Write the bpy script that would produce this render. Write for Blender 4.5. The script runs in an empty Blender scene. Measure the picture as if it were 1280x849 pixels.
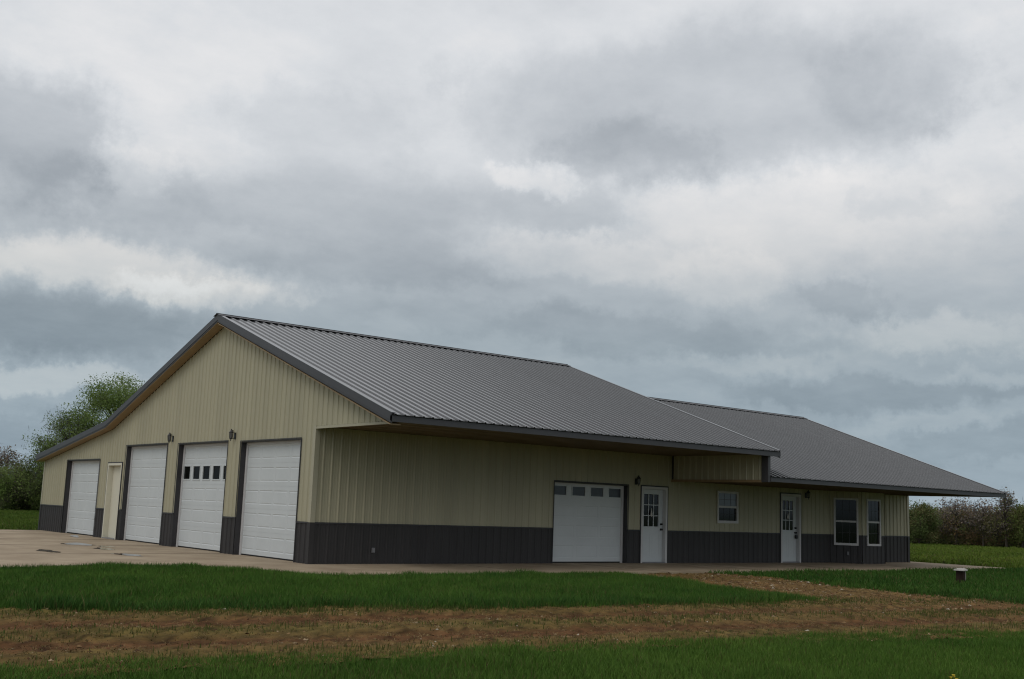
import bpy, math, random
import numpy as np
from mathutils import Matrix, Vector
random.seed(7); rng = np.random.default_rng(7)
S = bpy.context.scene
COL = S.collection

# ------------------------------------------------------------------ camera
cam_d = bpy.data.cameras.new("camera"); cam = bpy.data.objects.new("camera", cam_d); COL.objects.link(cam)
cam_d.sensor_fit = 'HORIZONTAL'; cam_d.sensor_width = 36.0
cam_d.lens = 1379.02 / 1280 * 36.0
cam_d.clip_start = 0.1; cam_d.clip_end = 8000
CR, CU, CF = Vector((0.77677, -0.62875, 0.03611)), Vector((-0.12304, -0.09527, 0.98782)), Vector((0.61765, 0.77175, 0.15136))
CP = Vector((-12.3248, -22.4095, 1.3937))
mw = Matrix.Identity(4)
for i in range(3):
    mw[i][0], mw[i][1], mw[i][2], mw[i][3] = CR[i], CU[i], -CF[i], CP[i]
cam.matrix_world = mw
S.camera = cam

# ------------------------------------------------------------------ world: overcast sky over a Nishita base
SUN_EL, SUN_FROM = math.radians(52), (-0.80, -0.18)
W = bpy.data.worlds.new("World"); S.world = W; W.use_nodes = True
nt = W.node_tree; nt.nodes.clear(); NL = nt.links.new
def N(t, **k):
    n = nt.nodes.new(t)
    for a, b in k.items(): setattr(n, a, b)
    return n
def vmath(op, a, b=None, c=None, tree=None):
    n = nt.nodes.new('ShaderNodeVectorMath'); n.operation = op
    for i, v in enumerate((a, b, c)):
        if v is None: continue
        if isinstance(v, (tuple, list)): n.inputs[i].default_value = v
        else: NL(v, n.inputs[i])
    return n.outputs['Value'] if op in ('LENGTH', 'DISTANCE', 'DOT_PRODUCT') else n.outputs[0]
def fmath(op, a, b=None, clamp=False):
    n = nt.nodes.new('ShaderNodeMath'); n.operation = op; n.use_clamp = clamp
    for i, v in enumerate((a, b)):
        if v is None: continue
        if isinstance(v, (int, float)): n.inputs[i].default_value = v
        else: NL(v, n.inputs[i])
    return n.outputs[0]
tc = N('ShaderNodeTexCoord'); sep = N('ShaderNodeSeparateXYZ'); NL(tc.outputs['Generated'], sep.inputs[0])
sky = N('ShaderNodeTexSky'); sky.sky_type = 'NISHITA'; sky.sun_disc = False
sky.sun_elevation = SUN_EL; sky.sun_rotation = math.atan2(SUN_FROM[0], SUN_FROM[1])
az = fmath('ARCTAN2', sep.outputs[0], sep.outputs[1]); el = fmath('ARCSINE', sep.outputs[2])
# cloud-layer coordinates: the direction projected on a high flat deck, so clouds flatten toward the horizon
zc = fmath('ADD', fmath('MAXIMUM', sep.outputs[2], 0.0), 0.22)
comb = N('ShaderNodeCombineXYZ'); NL(fmath('DIVIDE', sep.outputs[0], zc), comb.inputs[0]); NL(fmath('DIVIDE', sep.outputs[1], zc), comb.inputs[1])
deck = comb.outputs[0]
def noise(vec, scale, detail, rough, off=(0, 0, 0)):
    n = N('ShaderNodeTexNoise'); n.inputs['Scale'].default_value = scale; n.inputs['Detail'].default_value = detail
    n.inputs['Roughness'].default_value = rough; NL(vmath('ADD', vec, off), n.inputs['Vector']); return n
n_warp = noise(tc.outputs['Generated'], 8.0, 8, 0.66)
n_big = noise(deck, 1.9, 7, 0.56, (3.1, 1.7, 0))
n_mid = noise(deck, 6.0, 9, 0.62, (7.3, 2.2, 0))
aec = N('ShaderNodeCombineXYZ'); NL(az, aec.inputs[0]); NL(el, aec.inputs[1])
warp = vmath('MULTIPLY', vmath('SUBTRACT', n_warp.outputs['Color'], (0.5, 0.5, 0.5)), (0.20, 0.085, 0))
n_warp2 = noise(tc.outputs['Generated'], 26.0, 7, 0.62)
warp2 = vmath('MULTIPLY', vmath('SUBTRACT', n_warp2.outputs['Color'], (0.5, 0.5, 0.5)), (0.085, 0.040, 0))
aev = vmath('ADD', vmath('ADD', aec.outputs[0], warp), warp2)
BLOBS = [(0.847,0.363,0.233,0.073,-0.17),(1.031,0.376,0.078,0.058,-0.1),(0.789,0.319,0.084,0.036,-0.12),(0.636,0.368,0.047,0.044,-0.05),(0.245,0.288,0.083,0.062,-0.21),(0.496,0.334,0.092,0.04,-0.09),(0.515,0.269,0.165,0.036,-0.12),(0.333,0.251,0.097,0.029,-0.1),(0.569,0.215,0.163,0.029,-0.13),(0.292,0.136,0.132,0.03,-0.2),(0.792,0.155,0.161,0.022,-0.12),(1.0,0.109,0.16,0.015,-0.14),(1.082,0.064,0.109,0.015,-0.1),(1.022,0.266,0.038,0.015,-0.07),(0.981,0.19,0.044,0.018,-0.1),(0.715,0.268,0.068,0.025,-0.09),(0.251,0.047,0.087,0.016,-0.1),(0.616,0.167,0.118,0.018,-0.06),(0.363,0.376,0.172,0.058,0.05),(0.338,0.275,0.045,0.022,0.08),(0.934,0.261,0.173,0.054,0.15),(1.095,0.302,0.046,0.058,0.07),(0.707,0.297,0.045,0.016,0.12),(0.306,0.193,0.148,0.025,0.3),(0.394,0.178,0.081,0.016,0.22),(0.271,0.087,0.102,0.015,0.26),(0.732,0.222,0.104,0.023,0.16),(0.863,0.208,0.082,0.026,0.14),(1.053,0.161,0.11,0.02,0.17),(0.885,0.135,0.088,0.011,0.08),(1.096,0.123,0.066,0.01,0.1),(1.032,0.083,0.087,0.009,0.07),(1.068,0.011,0.094,0.012,0.12),(0.664,0.43,0.239,0.029,0.02)]
acc = None
for (ba, be, wa, we, d) in BLOBS:                       # individual clouds and gaps at their compass bearing and height
    q = vmath('MULTIPLY', vmath('SUBTRACT', aev, (ba, be, 0)), (1 / wa, 1 / we, 0))
    r = vmath('LENGTH', q)
    mr = N('ShaderNodeMapRange'); mr.interpolation_type = 'SMOOTHERSTEP'
    mr.inputs[1].default_value = 0.42; mr.inputs[2].default_value = 1.30; mr.inputs[3].default_value = d * 1.2; mr.inputs[4].default_value = 0
    NL(r, mr.inputs[0])
    acc = mr.outputs[0] if acc is None else fmath('ADD', acc, mr.outputs[0])
grad = N('ShaderNodeValToRGB'); NL(fmath('DIVIDE', el, 1.6, clamp=True), grad.inputs[0])
cr = grad.color_ramp
ELS = [(0.0, (0.302, 0.385, 0.455)), (0.07, (0.318, 0.388, 0.442)), (0.15, (0.362, 0.418, 0.456)), (0.225, (0.49, 0.525, 0.555)), (0.31, (0.705, 0.724, 0.746)), (0.45, (0.735, 0.75, 0.772)), (1.0, (0.74, 0.75, 0.765)), (1.58, (0.74, 0.75, 0.76))]
cr.elements[0].position = 0; cr.elements[0].color = (*ELS[0][1], 1); cr.elements[1].position = ELS[-1][0] / 1.6; cr.elements[1].color = (*ELS[-1][1], 1)
for e, c in ELS[1:-1]:
    x = cr.elements.new(e / 1.6); x.color = (*c, 1)
nz = fmath('ADD', fmath('MULTIPLY', fmath('SUBTRACT', n_big.outputs['Fac'], 0.5), 0.24), fmath('MULTIPLY', fmath('SUBTRACT', n_mid.outputs['Fac'], 0.5), 0.32))
lum = fmath('ADD', fmath('ADD', acc, nz), 1.0)
# factor on the gradient; darker cloud is a little bluer
tint = N('ShaderNodeMix', data_type='RGBA', blend_type='MIX'); NL(fmath('MULTIPLY', fmath('SUBTRACT', 1.05, lum), 2.2, clamp=True), tint.inputs[0])
tint.inputs[6].default_value = (1.0, 1.0, 1.0, 1); tint.inputs[7].default_value = (0.94, 0.99, 1.04, 1)
cl = vmath('SCALE', grad.outputs[0]); NL(lum, cl.node.inputs['Scale'])
warm = N('ShaderNodeMix', data_type='RGBA', blend_type='MIX'); NL(fmath('MULTIPLY', fmath('SUBTRACT', lum, 1.02), 2.6, clamp=True), warm.inputs[0])   # thin bright cloud is whiter
warm.inputs[6].default_value = (1.0, 1.0, 1.0, 1); warm.inputs[7].default_value = (1.10, 1.01, 0.935, 1)
cl2 = vmath('MULTIPLY', vmath('MULTIPLY', cl, tint.outputs[2]), warm.outputs[2])
bg1 = N('ShaderNodeBackground'); NL(sky.outputs[0], bg1.inputs[0]); bg1.inputs[1].default_value = 0.07
bg2 = N('ShaderNodeBackground'); NL(cl2, bg2.inputs[0]); bg2.inputs[1].default_value = 1.0
mx = N('ShaderNodeMixShader'); mx.inputs[0].default_value = 0.94; NL(bg1.outputs[0], mx.inputs[1]); NL(bg2.outputs[0], mx.inputs[2])
out = N('ShaderNodeOutputWorld'); NL(mx.outputs[0], out.inputs[0])

# ------------------------------------------------------------------ soft sun behind the cloud
sd = bpy.data.lights.new("sun", 'SUN'); sun = bpy.data.objects.new("sun", sd); COL.objects.link(sun)
sd.energy = 0.5; sd.angle = math.radians(25); sd.color = (1.0, 0.96, 0.90)
h = math.hypot(*SUN_FROM); sdir = Vector((SUN_FROM[0] / h * math.cos(SUN_EL), SUN_FROM[1] / h * math.cos(SUN_EL), math.sin(SUN_EL)))
sun.rotation_euler = (-sdir).to_track_quat('-Z', 'Y').to_euler()
sun.location = (-30, -10, 40)
S.view_settings.view_transform = 'Standard'; S.view_settings.look = 'None'; S.view_settings.gamma = 1; S.view_settings.exposure = 0.0
S.view_settings.use_curve_mapping = False
S.cycles.filter_width = 1.15
S.cycles.max_bounces = 6; S.cycles.diffuse_bounces = 3; S.cycles.glossy_bounces = 3

# ------------------------------------------------------------------ materials
def mat(name, col, rough=0.6, metal=0.0, spec=0.5, var=0.0, vscale=3.0, stretch=(1, 1, 1), bump=0.0, bscale=40.0, col2=None, tint=None, sheet=0.0):
    m = bpy.data.materials.new(name); m.use_nodes = True
    t = m.node_tree; b = t.nodes['Principled BSDF']
    b.inputs['Base Color'].default_value = (*col, 1); b.inputs['Roughness'].default_value = rough
    b.inputs['Metallic'].default_value = metal; b.inputs['Specular IOR Level'].default_value = spec
    cd = t.nodes.new('ShaderNodeTexCoord')
    mp = t.nodes.new('ShaderNodeMapping'); mp.inputs['Scale'].default_value = stretch; t.links.new(cd.outputs['Object'], mp.inputs[0])
    if var > 0 or col2:
        nz = t.nodes.new('ShaderNodeTexNoise'); nz.inputs['Scale'].default_value = vscale; nz.inputs['Detail'].default_value = 6; nz.inputs['Roughness'].default_value = 0.65
        t.links.new(mp.outputs[0], nz.inputs['Vector'])
        rp = t.nodes.new('ShaderNodeValToRGB'); t.links.new(nz.outputs['Fac'], rp.inputs[0])
        c2 = col2 or tuple(min(1, c * (1 + var)) for c in col); c1 = col if col2 else tuple(c * (1 - var) for c in col)
        rp.color_ramp.elements[0].position = 0.33; rp.color_ramp.elements[1].position = 0.67
        rp.color_ramp.elements[0].color = (*c1, 1); rp.color_ramp.elements[1].color = (*c2, 1)
        src = rp.outputs[0]
        if tint:
            at = t.nodes.new('ShaderNodeAttribute'); at.attribute_name = tint
            mm = t.nodes.new('ShaderNodeMix'); mm.data_type = 'RGBA'; mm.blend_type = 'MULTIPLY'; mm.inputs[0].default_value = 1
            t.links.new(src, mm.inputs[6]); t.links.new(at.outputs['Color'], mm.inputs[7]); src = mm.outputs[2]
        t.links.new(src, b.inputs['Base Color'])
    if sheet:
        oi = t.nodes.new('ShaderNodeObjectInfo'); ma = t.nodes.new('ShaderNodeMath'); ma.operation = 'MULTIPLY_ADD'; ma.inputs[1].default_value = sheet * 2; ma.inputs[2].default_value = 1 - sheet
        t.links.new(oi.outputs['Random'], ma.inputs[0]); vm = t.nodes.new('ShaderNodeVectorMath'); vm.operation = 'SCALE'; t.links.new(src, vm.inputs[0]); t.links.new(ma.outputs[0], vm.inputs['Scale'])
        t.links.new(vm.outputs[0], b.inputs['Base Color'])
    if bump > 0:
        n2 = t.nodes.new('ShaderNodeTexNoise'); n2.inputs['Scale'].default_value = bscale; n2.inputs['Detail'].default_value = 5
        t.links.new(mp.outputs[0], n2.inputs['Vector'])
        bp = t.nodes.new('ShaderNodeBump'); bp.inputs['Strength'].default_value = bump; bp.inputs['Distance'].default_value = 0.02
        t.links.new(n2.outputs['Fac'], bp.inputs['Height']); t.links.new(bp.outputs[0], b.inputs['Normal'])
    return m
M_BEIGE = mat('beige_siding_paint', (0.405, 0.375, 0.256), 0.5, var=0.08, vscale=1.1, stretch=(2.5, 2.5, 0.14), sheet=.03)
M_WAIN = mat('charcoal_siding_paint', (0.037, 0.034, 0.034), 0.5, spec=0.35, var=0.16, vscale=1.4, stretch=(2.5, 2.5, 0.3), sheet=.05)
M_ROOF = mat('grey_roof_paint', (0.036, 0.037, 0.039), 0.15, spec=0.8, var=0.16, vscale=0.9, stretch=(1.6, 0.2, 0.2), sheet=.06, bump=0.04, bscale=1.6)
M_ROOF.node_tree.nodes['Principled BSDF'].inputs['IOR'].default_value = 1.68
M_TRIM = mat('charcoal_trim_paint', (0.054, 0.053, 0.057), 0.45, var=0.08)
M_DTRIM = mat('dark_jamb_trim', (0.034, 0.032, 0.035), 0.5, var=0.08)
M_BTRIM = mat('beige_trim_paint', (0.415, 0.387, 0.278), 0.5, var=0.05)
M_SOFF = mat('tan_soffit_metal', (0.30, 0.205, 0.105), 0.5, var=0.12, vscale=1.2)
M_PSOFF = mat('shaded_porch_soffit', (0.17, 0.13, 0.075), 0.6, spec=0.2, var=0.12, vscale=1.2)  # soffit metal again, darkened so the porch shade sits in its colour
M_WHITE = mat('white_door_paint', (0.60, 0.63, 0.635), 0.45, var=0.035, vscale=1.5)
M_WFRAME = mat('white_vinyl', (0.60, 0.585, 0.58), 0.5, var=0.03)
M_CREAM = mat('cream_door_paint', (0.66, 0.63, 0.51), 0.5, var=0.03)
M_SEAL = mat('black_rubber', (0.012, 0.012, 0.012), 0.8)
M_GLASS = mat('dark_window_glass', (0.006, 0.006, 0.007), 0.08, spec=0.28)
M_GLASS3 = mat('dark_garage_glass', (0.006, 0.007, 0.006), 0.12, spec=0.04)
M_GLASS2 = mat('frosted_door_glass', (0.055, 0.062, 0.075), 0.25, spec=0.5)
M_BLIND = mat('window_glass_over_pale_blind', (0.16, 0.18, 0.21), 0.15, spec=0.5)
M_BLACK = mat('black_lamp_metal', (0.010, 0.010, 0.011), 0.4, spec=0.5)
M_LGLASS = mat('lamp_glass', (0.20, 0.20, 0.20), 0.2)
M_BRASS = mat('dark_bronze', (0.02, 0.017, 0.014), 0.35, metal=0.6)
M_GREY = mat('grey_outlet_metal', (0.20, 0.20, 0.21), 0.5)
M_CONC = mat('weathered_concrete', (0.270, 0.205, 0.138), 0.85, spec=0.25, col2=(0.430, 0.345, 0.243), vscale=0.7, bump=0.15, bscale=60)
M_WATER = mat('standing_water', (0.080, 0.063, 0.044), 0.07, spec=0.4, col2=(0.12, 0.095, 0.066), vscale=3)
M_BARK = mat('bark', (0.085, 0.072, 0.058), 0.9, spec=0.1, var=0.25, vscale=6)
M_POST = mat('weathered_post_wood', (0.032, 0.021, 0.017), 0.9, spec=0.08, var=0.35, vscale=9, stretch=(1, 1, 0.15))
M_PALE = mat('pale_weathered_board', (0.55, 0.52, 0.48), 0.8, var=0.2, vscale=12)
M_YEL = mat('yellow_petal', (0.70, 0.52, 0.03), 0.6)
M_STEM = mat('green_stem', (0.06, 0.12, 0.03), 0.6)

# ------------------------------------------------------------------ mesh helpers
class MB:
    def __init__(s): s.v = []; s.f = []
    def quad(s, a, b, c, d):
        n = len(s.v); s.v += [tuple(a), tuple(b), tuple(c), tuple(d)]; s.f.append((n, n + 1, n + 2, n + 3))
    def tri(s, a, b, c):
        n = len(s.v); s.v += [tuple(a), tuple(b), tuple(c)]; s.f.append((n, n + 1, n + 2))
    def pbox(s, o, a, b, c):
        o, a, b, c = Vector(o), Vector(a), Vector(b), Vector(c)
        if a.cross(b).dot(c) < 0: a, b = b, a
        n = len(s.v)
        for k in (0, 1):
            for p in (o, o + a, o + a + b, o + b): s.v.append(tuple(p + c * k))
        s.f += [(n + 3, n + 2, n + 1, n), (n + 4, n + 5, n + 6, n + 7)]
        for i in range(4):
            j = (i + 1) % 4; s.f.append((n + i, n + j, n + 4 + j, n + 4 + i))
    def box(s, x0, x1, y0, y1, z0, z1): s.pbox((x0, y0, z0), (x1 - x0, 0, 0), (0, y1 - y0, 0), (0, 0, z1 - z0))
    def prism(s, poly, z0, z1):
        n = len(s.v); k = len(poly)
        s.v += [(x, y, z0) for x, y in poly] + [(x, y, z1) for x, y in poly]
        s.f.append(tuple(range(n + k - 1, n - 1, -1))); s.f.append(tuple(range(n + k, n + 2 * k)))
        for i in range(k):
            j = (i + 1) % k; s.f.append((n + i, n + j, n + k + j, n + k + i))
    def lathe(s, prof, c=(0, 0, 0), seg=12, squash=1.0):
        n = len(s.v)
        for r, z in prof:
            for i in range(seg):
                a = 2 * math.pi * (i + .5) / seg; s.v.append((c[0] + r * math.cos(a), c[1] + r * squash * math.sin(a), c[2] + z))
        for k in range(len(prof) - 1):
            for i in range(seg):
                j = (i + 1) % seg; s.f.append((n + k * seg + i, n + k * seg + j, n + (k + 1) * seg + j, n + (k + 1) * seg + i))
        s.f.append(tuple(n + i for i in range(seg - 1, -1, -1))); m = n + (len(prof) - 1) * seg; s.f.append(tuple(m + i for i in range(seg)))
    def tube(s, pts, rad, seg=6):
        n = len(s.v); pts = [Vector(p) for p in pts]
        for k, p in enumerate(pts):
            d = (pts[min(k + 1, len(pts) - 1)] - pts[max(k - 1, 0)]).normalized()
            a = d.cross(Vector((0.3, 0.9, 0.1))).normalized(); b = d.cross(a)
            r = rad[k] if isinstance(rad, (list, tuple)) else rad
            for i in range(seg):
                t = 2 * math.pi * i / seg; s.v.append(tuple(p + a * (r * math.cos(t)) + b * (r * math.sin(t))))
        for k in range(len(pts) - 1):
            for i in range(seg):
                j = (i + 1) % seg; s.f.append((n + k * seg + i, n + k * seg + j, n + (k + 1) * seg + j, n + (k + 1) * seg + i))
        s.f.append(tuple(n + i for i in range(seg))); m = n + (len(pts) - 1) * seg; s.f.append(tuple(m + seg - 1 - i for i in range(seg)))
    def build(s, name, m, parent=None, smooth=False):
        me = bpy.data.meshes.new(name); me.from_pydata(s.v, [], s.f); me.update()
        me.materials.append(m)
        if smooth:
            for p in me.polygons: p.use_smooth = True
        o = bpy.data.objects.new(name, me); COL.objects.link(o)
        if parent: o.parent = parent
        return o
def tag(o, label=None, cat=None, group=None, kind=None):
    for k, v in (('label', label), ('category', cat), ('group', group), ('kind', kind)):
        if v: o[k] = v
    return o
def empty(name, loc=(0, 0, 0), rz=0.0):
    o = bpy.data.objects.new(name, None); COL.objects.link(o); o.location = loc; o.rotation_euler = (0, 0, rz); o.empty_display_size = 0.3
    return o
def tri_mesh(name, verts, tint, m, parent=None):
    """verts: (n,3,3) triangles, tint: (n,3) colour per triangle"""
    n = len(verts); me = bpy.data.meshes.new(name)
    me.vertices.add(n * 3); me.vertices.foreach_set('co', np.ascontiguousarray(verts, np.float32).ravel())
    me.loops.add(n * 3); me.loops.foreach_set('vertex_index', np.arange(n * 3, dtype=np.int32))
    me.polygons.add(n); me.polygons.foreach_set('loop_start', np.arange(0, n * 3, 3, dtype=np.int32))
    me.update(calc_edges=True)
    if tint is not None:
        at = me.attributes.new('tint', 'FLOAT_COLOR', 'POINT'); c = np.ones((n, 3, 4), np.float32); c[:, :, :3] = tint[:, None, :]
        at.data.foreach_set('color', c.ravel())
    me.materials.append(m); o = bpy.data.objects.new(name, me); COL.objects.link(o)
    if parent: o.parent = parent
    return o

# ------------------------------------------------------------------ corrugated sheet metal
PITCH = 0.2286
def corrugated(mb, O, U, V, Nn, u0, u1, zb, zt, openings=(), kinks=(), hgt=0.020, phase=0.0, mid=True, rt=.012, rb=.030):
    """ribbed sheet: u across, v along the ribs; zb / zt are functions of u"""
    O, U, V, Nn = Vector(O), Vector(U), Vector(V), Vector(Nn)
    def off(u):
        t = (u - phase) % PITCH; d = min(t, PITCH - t)
        if d <= rt: return hgt
        if d <= rb: return hgt * (rb - d) / (rb - rt)
        if mid:
            e = abs(d - PITCH / 3)
            if e < 0.012: return 0.0035 * (1 - e / 0.012)
        return 0.0
    bs = {u0, u1}
    k0 = int(math.floor((u0 - phase) / PITCH)) - 1; k1 = int(math.ceil((u1 - phase) / PITCH)) + 1
    offs = [-rb, -rt, rt, rb]
    if mid: offs += [s * PITCH / 3 + e for s in (-1, 1) for e in (-.012, 0, .012)]
    for k in range(k0, k1 + 1):
        for e in offs: bs.add(phase + k * PITCH + e)
    for a, b, c, d in openings: bs.add(a); bs.add(b)
    for k in kinks: bs.add(k)
    bs = sorted(b for b in bs if u0 - 1e-9 <= b <= u1 + 1e-9)
    P = lambda u, z: O + U * u + V * z + Nn * off(u)
    for a, b in zip(bs, bs[1:]):
        if b - a < 1e-6: continue
        m = (a + b) / 2
        zt_a, zt_b = zt(a + 1e-7), zt(b - 1e-7); z_lo = zb(m)
        segs = [(z_lo, None)]
        for oa, ob, oc, od in openings:
            if oa <= m <= ob:
                ns = []
                for s0, s1 in segs:
                    if s1 is not None and s1 <= oc: ns.append((s0, s1)); continue
                    if s1 is not None and s0 >= od: ns.append((s0, s1)); continue
                    if oc > s0: ns.append((s0, oc))
                    if s1 is None:
                        if od < min(zt_a, zt_b): ns.append((max(od, s0), None))
                    elif od < s1: ns.append((max(od, s0), s1))
                segs = ns
        for s0, s1 in segs:
            ta, tb = (zt_a, zt_b) if s1 is None else (min(s1, zt_a), min(s1, zt_b))
            if ta <= s0 and tb <= s0: continue
            mb.quad(P(a, s0), P(b, s0), P(b, max(tb, s0)), P(a, max(ta, s0)))

B = empty('metal_building')
tag(B, 'long beige metal building with charcoal wainscot, ribbed grey gable roofs and white garage doors', 'building')
WH = 0.914                                   # top of the wainscot
def sheet_wall(O, U, Nn, u0, u1, zt, openings, zb=0.0, wains=True, kinks=(), start=None):
    st = u0 if start is None else start; k = math.floor((u0 - st) / 0.9144 + 1e-6); u = u0
    while u < u1 - 1e-6:
        nx = min(u1, st + (k + 1) * 0.9144); k += 1
        ops = [o for o in openings if o[1] > u and o[0] < nx]
        zbf = zb if callable(zb) else (lambda q: zb)
        m = MB(); corrugated(m, O, U, (0, 0, 1), Nn, u, nx, (lambda q: max(WH, zbf(q))) if wains else zbf, zt, ops, kinks)
        if m.f: m.build('siding_panel', M_BEIGE, B)
        if wains and zbf((u + nx) / 2) < WH:
            m = MB(); corrugated(m, O, U, (0, 0, 1), Nn, u, nx, zbf, lambda q: WH, ops)
            if m.f: m.build('wainscot_panel', M_WAIN, B)
        u = nx
def trim_line(O, U, Nn, u0, u1, openings, z=WH, dz=0.035):
    cuts = sorted((max(a, u0), min(b, u1)) for a, b, c, d in openings if c < z + dz and d > z)
    u = u0; O, U, Nn = Vector(O), Vector(U), Vector(Nn)
    for a, b in cuts + [(u1, u1)]:
        if a - u > 0.02:
            m = MB(); m.pbox(O + U * u + Vector((0, 0, z - dz / 2)), U * (a - u), Nn * 0.028, (0, 0, dz)); m.build('wainscot_trim', M_DTRIM, B)
        u = max(u, b)

# roof heights over the shop's section (y)
RY, RZ = 5.23, 6.22; EY, EZ = -3.555, 3.205; BY, BZ = 13.3, 3.66; LY, LZ = 20.45, 2.68
def zr(y):
    if y <= RY: return EZ + (RZ - EZ) * (y - EY) / (RY - EY)
    if y <= BY: return RZ + (BZ - RZ) * (y - RY) / (BY - RY)
    return BZ + (LZ - BZ) * (y - BY) / (LY - BY)
SOF, SOFH, OV, LX, HX, GW = 3.08, 2.365, 3.35, 11.81, 24.25, 20.24
RK = 0.28                                     # rake overhang at the gable
# house wing section
HRY, HRZ, HEY, HEZ = 4.70, 5.395, -3.515, 2.516
HBY, HBZ = 12.9, 2.52
def zh(y):
    if y <= HRY: return HEZ + (HRZ - HEZ) * (y - HEY) / (HRY - HEY)
    return HRZ + (HBZ - HRZ) * (y - HRY) / (HBY - HRY)
HRX = 24.46
# ---- openings (u0,u1,z0,z1)
G_DOORS = [(0.65, 3.84, 0.0, 2.83, 5, None), (4.60, 7.86, 0.0, 2.86, 5, 3), (8.66, 11.95, 0.0, 2.89, 5, None), (14.28, 17.60, 0.0, 2.50, 4, None)]
G_PDOOR = (12.20, 13.44, 0.0, 2.36)
gops = [d[:4] for d in G_DOORS] + [G_PDOOR]
F_GAR = (7.23, 9.99, 0.0, 2.165, 4, 3)
F_DOOR = (10.53, 11.60, 0.0, 2.16); H_DOOR = (16.88, 17.90, 0.0, 2.185); H_WIN = (13.80, 14.77, 1.19, 2.15)
fops = [F_GAR[:4], F_DOOR, H_DOOR, H_WIN]
XN, YN = Vector((-1, 0, 0)), Vector((0, -1, 0))
# gable wall: u = y
sheet_wall((0, 0, 0), (0, 1, 0), XN, -OV, 0.0, lambda y: zr(y) - 0.24, [], zb=SOF, wains=False, start=0.0)
sheet_wall((0, 0, 0), (0, 1, 0), XN, 0.0, GW, lambda y: zr(y) - (0.24 if y < RY else .21), gops, kinks=(RY, BY), start=0.0)
trim_line((0, 0, 0), (0, 1, 0), XN, 0.0, GW, gops)
# front wall up to the bay, then beyond it
BX0, BX1, BX2, BX3, BD = 19.54, 20.27, 21.60, 22.33, -0.73
sheet_wall((0, 0, 0), (1, 0, 0), YN, 0.0, LX, lambda x: SOF, fops, start=0.0)
sheet_wall((0, 0, 0), (1, 0, 0), YN, LX, BX0, lambda x: SOFH, fops, start=0.0)
sheet_wall((0, 0, 0), (1, 0, 0), YN, BX3, HX, lambda x: SOFH, [], start=0.0)
trim_line((0, 0, 0), (1, 0, 0), YN, 0.0, BX0, fops); trim_line((0, 0, 0), (1, 0, 0), YN, BX3, HX, [])
# bay: two canted sides and a front
q2 = math.sqrt(.5); BLn = (BX1 - BX0) / q2
WIN_A = ((BLn - 0.80) / 2, (BLn + 0.80) / 2, 0.585, 2.145); WIN_B = (0.27, 1.07, 0.585, 2.145)
bay = [((BX0, 0, 0), (q2, -q2, 0), (-q2, -q2, 0), BLn, [WIN_A]), ((BX1, BD, 0), (1, 0, 0), (0, -1, 0), BX2 - BX1, [WIN_B]), ((BX2, BD, 0), (q2, q2, 0), (q2, -q2, 0), BLn, [WIN_A])]
for O, U, Nn, ln, ops in bay:
    sheet_wall(O, U, Nn, 0.0, ln, lambda u: SOFH, ops); trim_line(O, U, Nn, 0.0, ln, ops)
# plain back and end walls
m = MB(); corrugated(m, (HX, 0, 0), (0, 1, 0), (0, 0, 1), (1, 0, 0), 0.0, HBY - .5, lambda u: 0.0, lambda u: zh(u) - .1, (), (HRY,)); m.build('end_wall', M_BEIGE, B)
m = MB(); corrugated(m, (HX, 0, 0), (0, 1, 0), (0, 0, 1), (1, 0, 0), -OV, 0.0, lambda u: SOFH, lambda u: zh(u) - .1); m.build('end_wall', M_BEIGE, B)
m = MB(); corrugated(m, (0, GW, 0), (1, 0, 0), (0, 0, 1), (0, 1, 0), 0.0, LX, lambda u: 0.0, lambda u: zr(GW) - .05); m.build('back_wall', M_BEIGE, B)
m = MB(); corrugated(m, (LX, HBY - .5, 0), (1, 0, 0), (0, 0, 1), (0, 1, 0), 0.0, HX - LX, lambda u: 0.0, lambda u: zh(HBY - .5) - .05); m.build('back_wall', M_BEIGE, B)
m = MB(); corrugated(m, (LX, 0, 0), (0, 1, 0), (0, 0, 1), (1, 0, 0), 0.0, GW, lambda u: 0.0, lambda u: zr(u) - .1, (), (RY, BY)); m.build('gable_end_wall', M_BEIGE, B)
m = MB(); corrugated(m, (LX, 0, 0), (0, 1, 0), (0, 0, 1), XN, -OV, 0.0, lambda u: SOFH, lambda u: SOF); m.build('porch_infill_panel', M_BEIGE, B)
m = MB(); corrugated(m, (LX + .05, 0, 0), (0, 1, 0), (0, 0, 1), (1, 0, 0), -OV, 0.0, lambda u: SOFH, lambda u: zr(u) - .1); m.build('gable_end_wall', M_BEIGE, B)
# corner trims
m = MB(); m.box(-0.030, 0.0, -0.030, 0.09, WH, SOF + .02); m.box(0.0, 0.09, -0.030, -0.001, WH, SOF - .002); m.build('corner_trim', M_BTRIM, B)
m = MB(); m.box(-0.033, 0.0, -0.033, 0.09, 0.0, WH + .01); m.box(0.0, 0.09, -0.033, -0.001, 0.0, WH + .01); m.build('corner_trim', M_WAIN, B)
m = MB(); m.box(-0.030, 0.0, GW - .09, GW + .03, WH + .01, zr(GW) - .215); m.build('corner_trim', M_BTRIM, B)
m = MB(); m.box(-0.033, 0.0, GW - .09, GW + .033, 0, WH + .01); m.build('corner_trim', M_WAIN, B)
m = MB(); m.box(HX - .09, HX + .032, -0.030, 0.0, WH, SOFH - .003); m.build('corner_trim', M_BTRIM, B)
m = MB(); m.box(HX - .09, HX + .034, -0.033, 0.0, 0, WH + .01); m.build('corner_trim', M_WAIN, B)
m = MB(); m.box(LX - .035, LX + .06, -OV - .17, -OV + .06, SOFH - .02, SOF + .02); m.build('corner_trim', M_TRIM, B)
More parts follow.
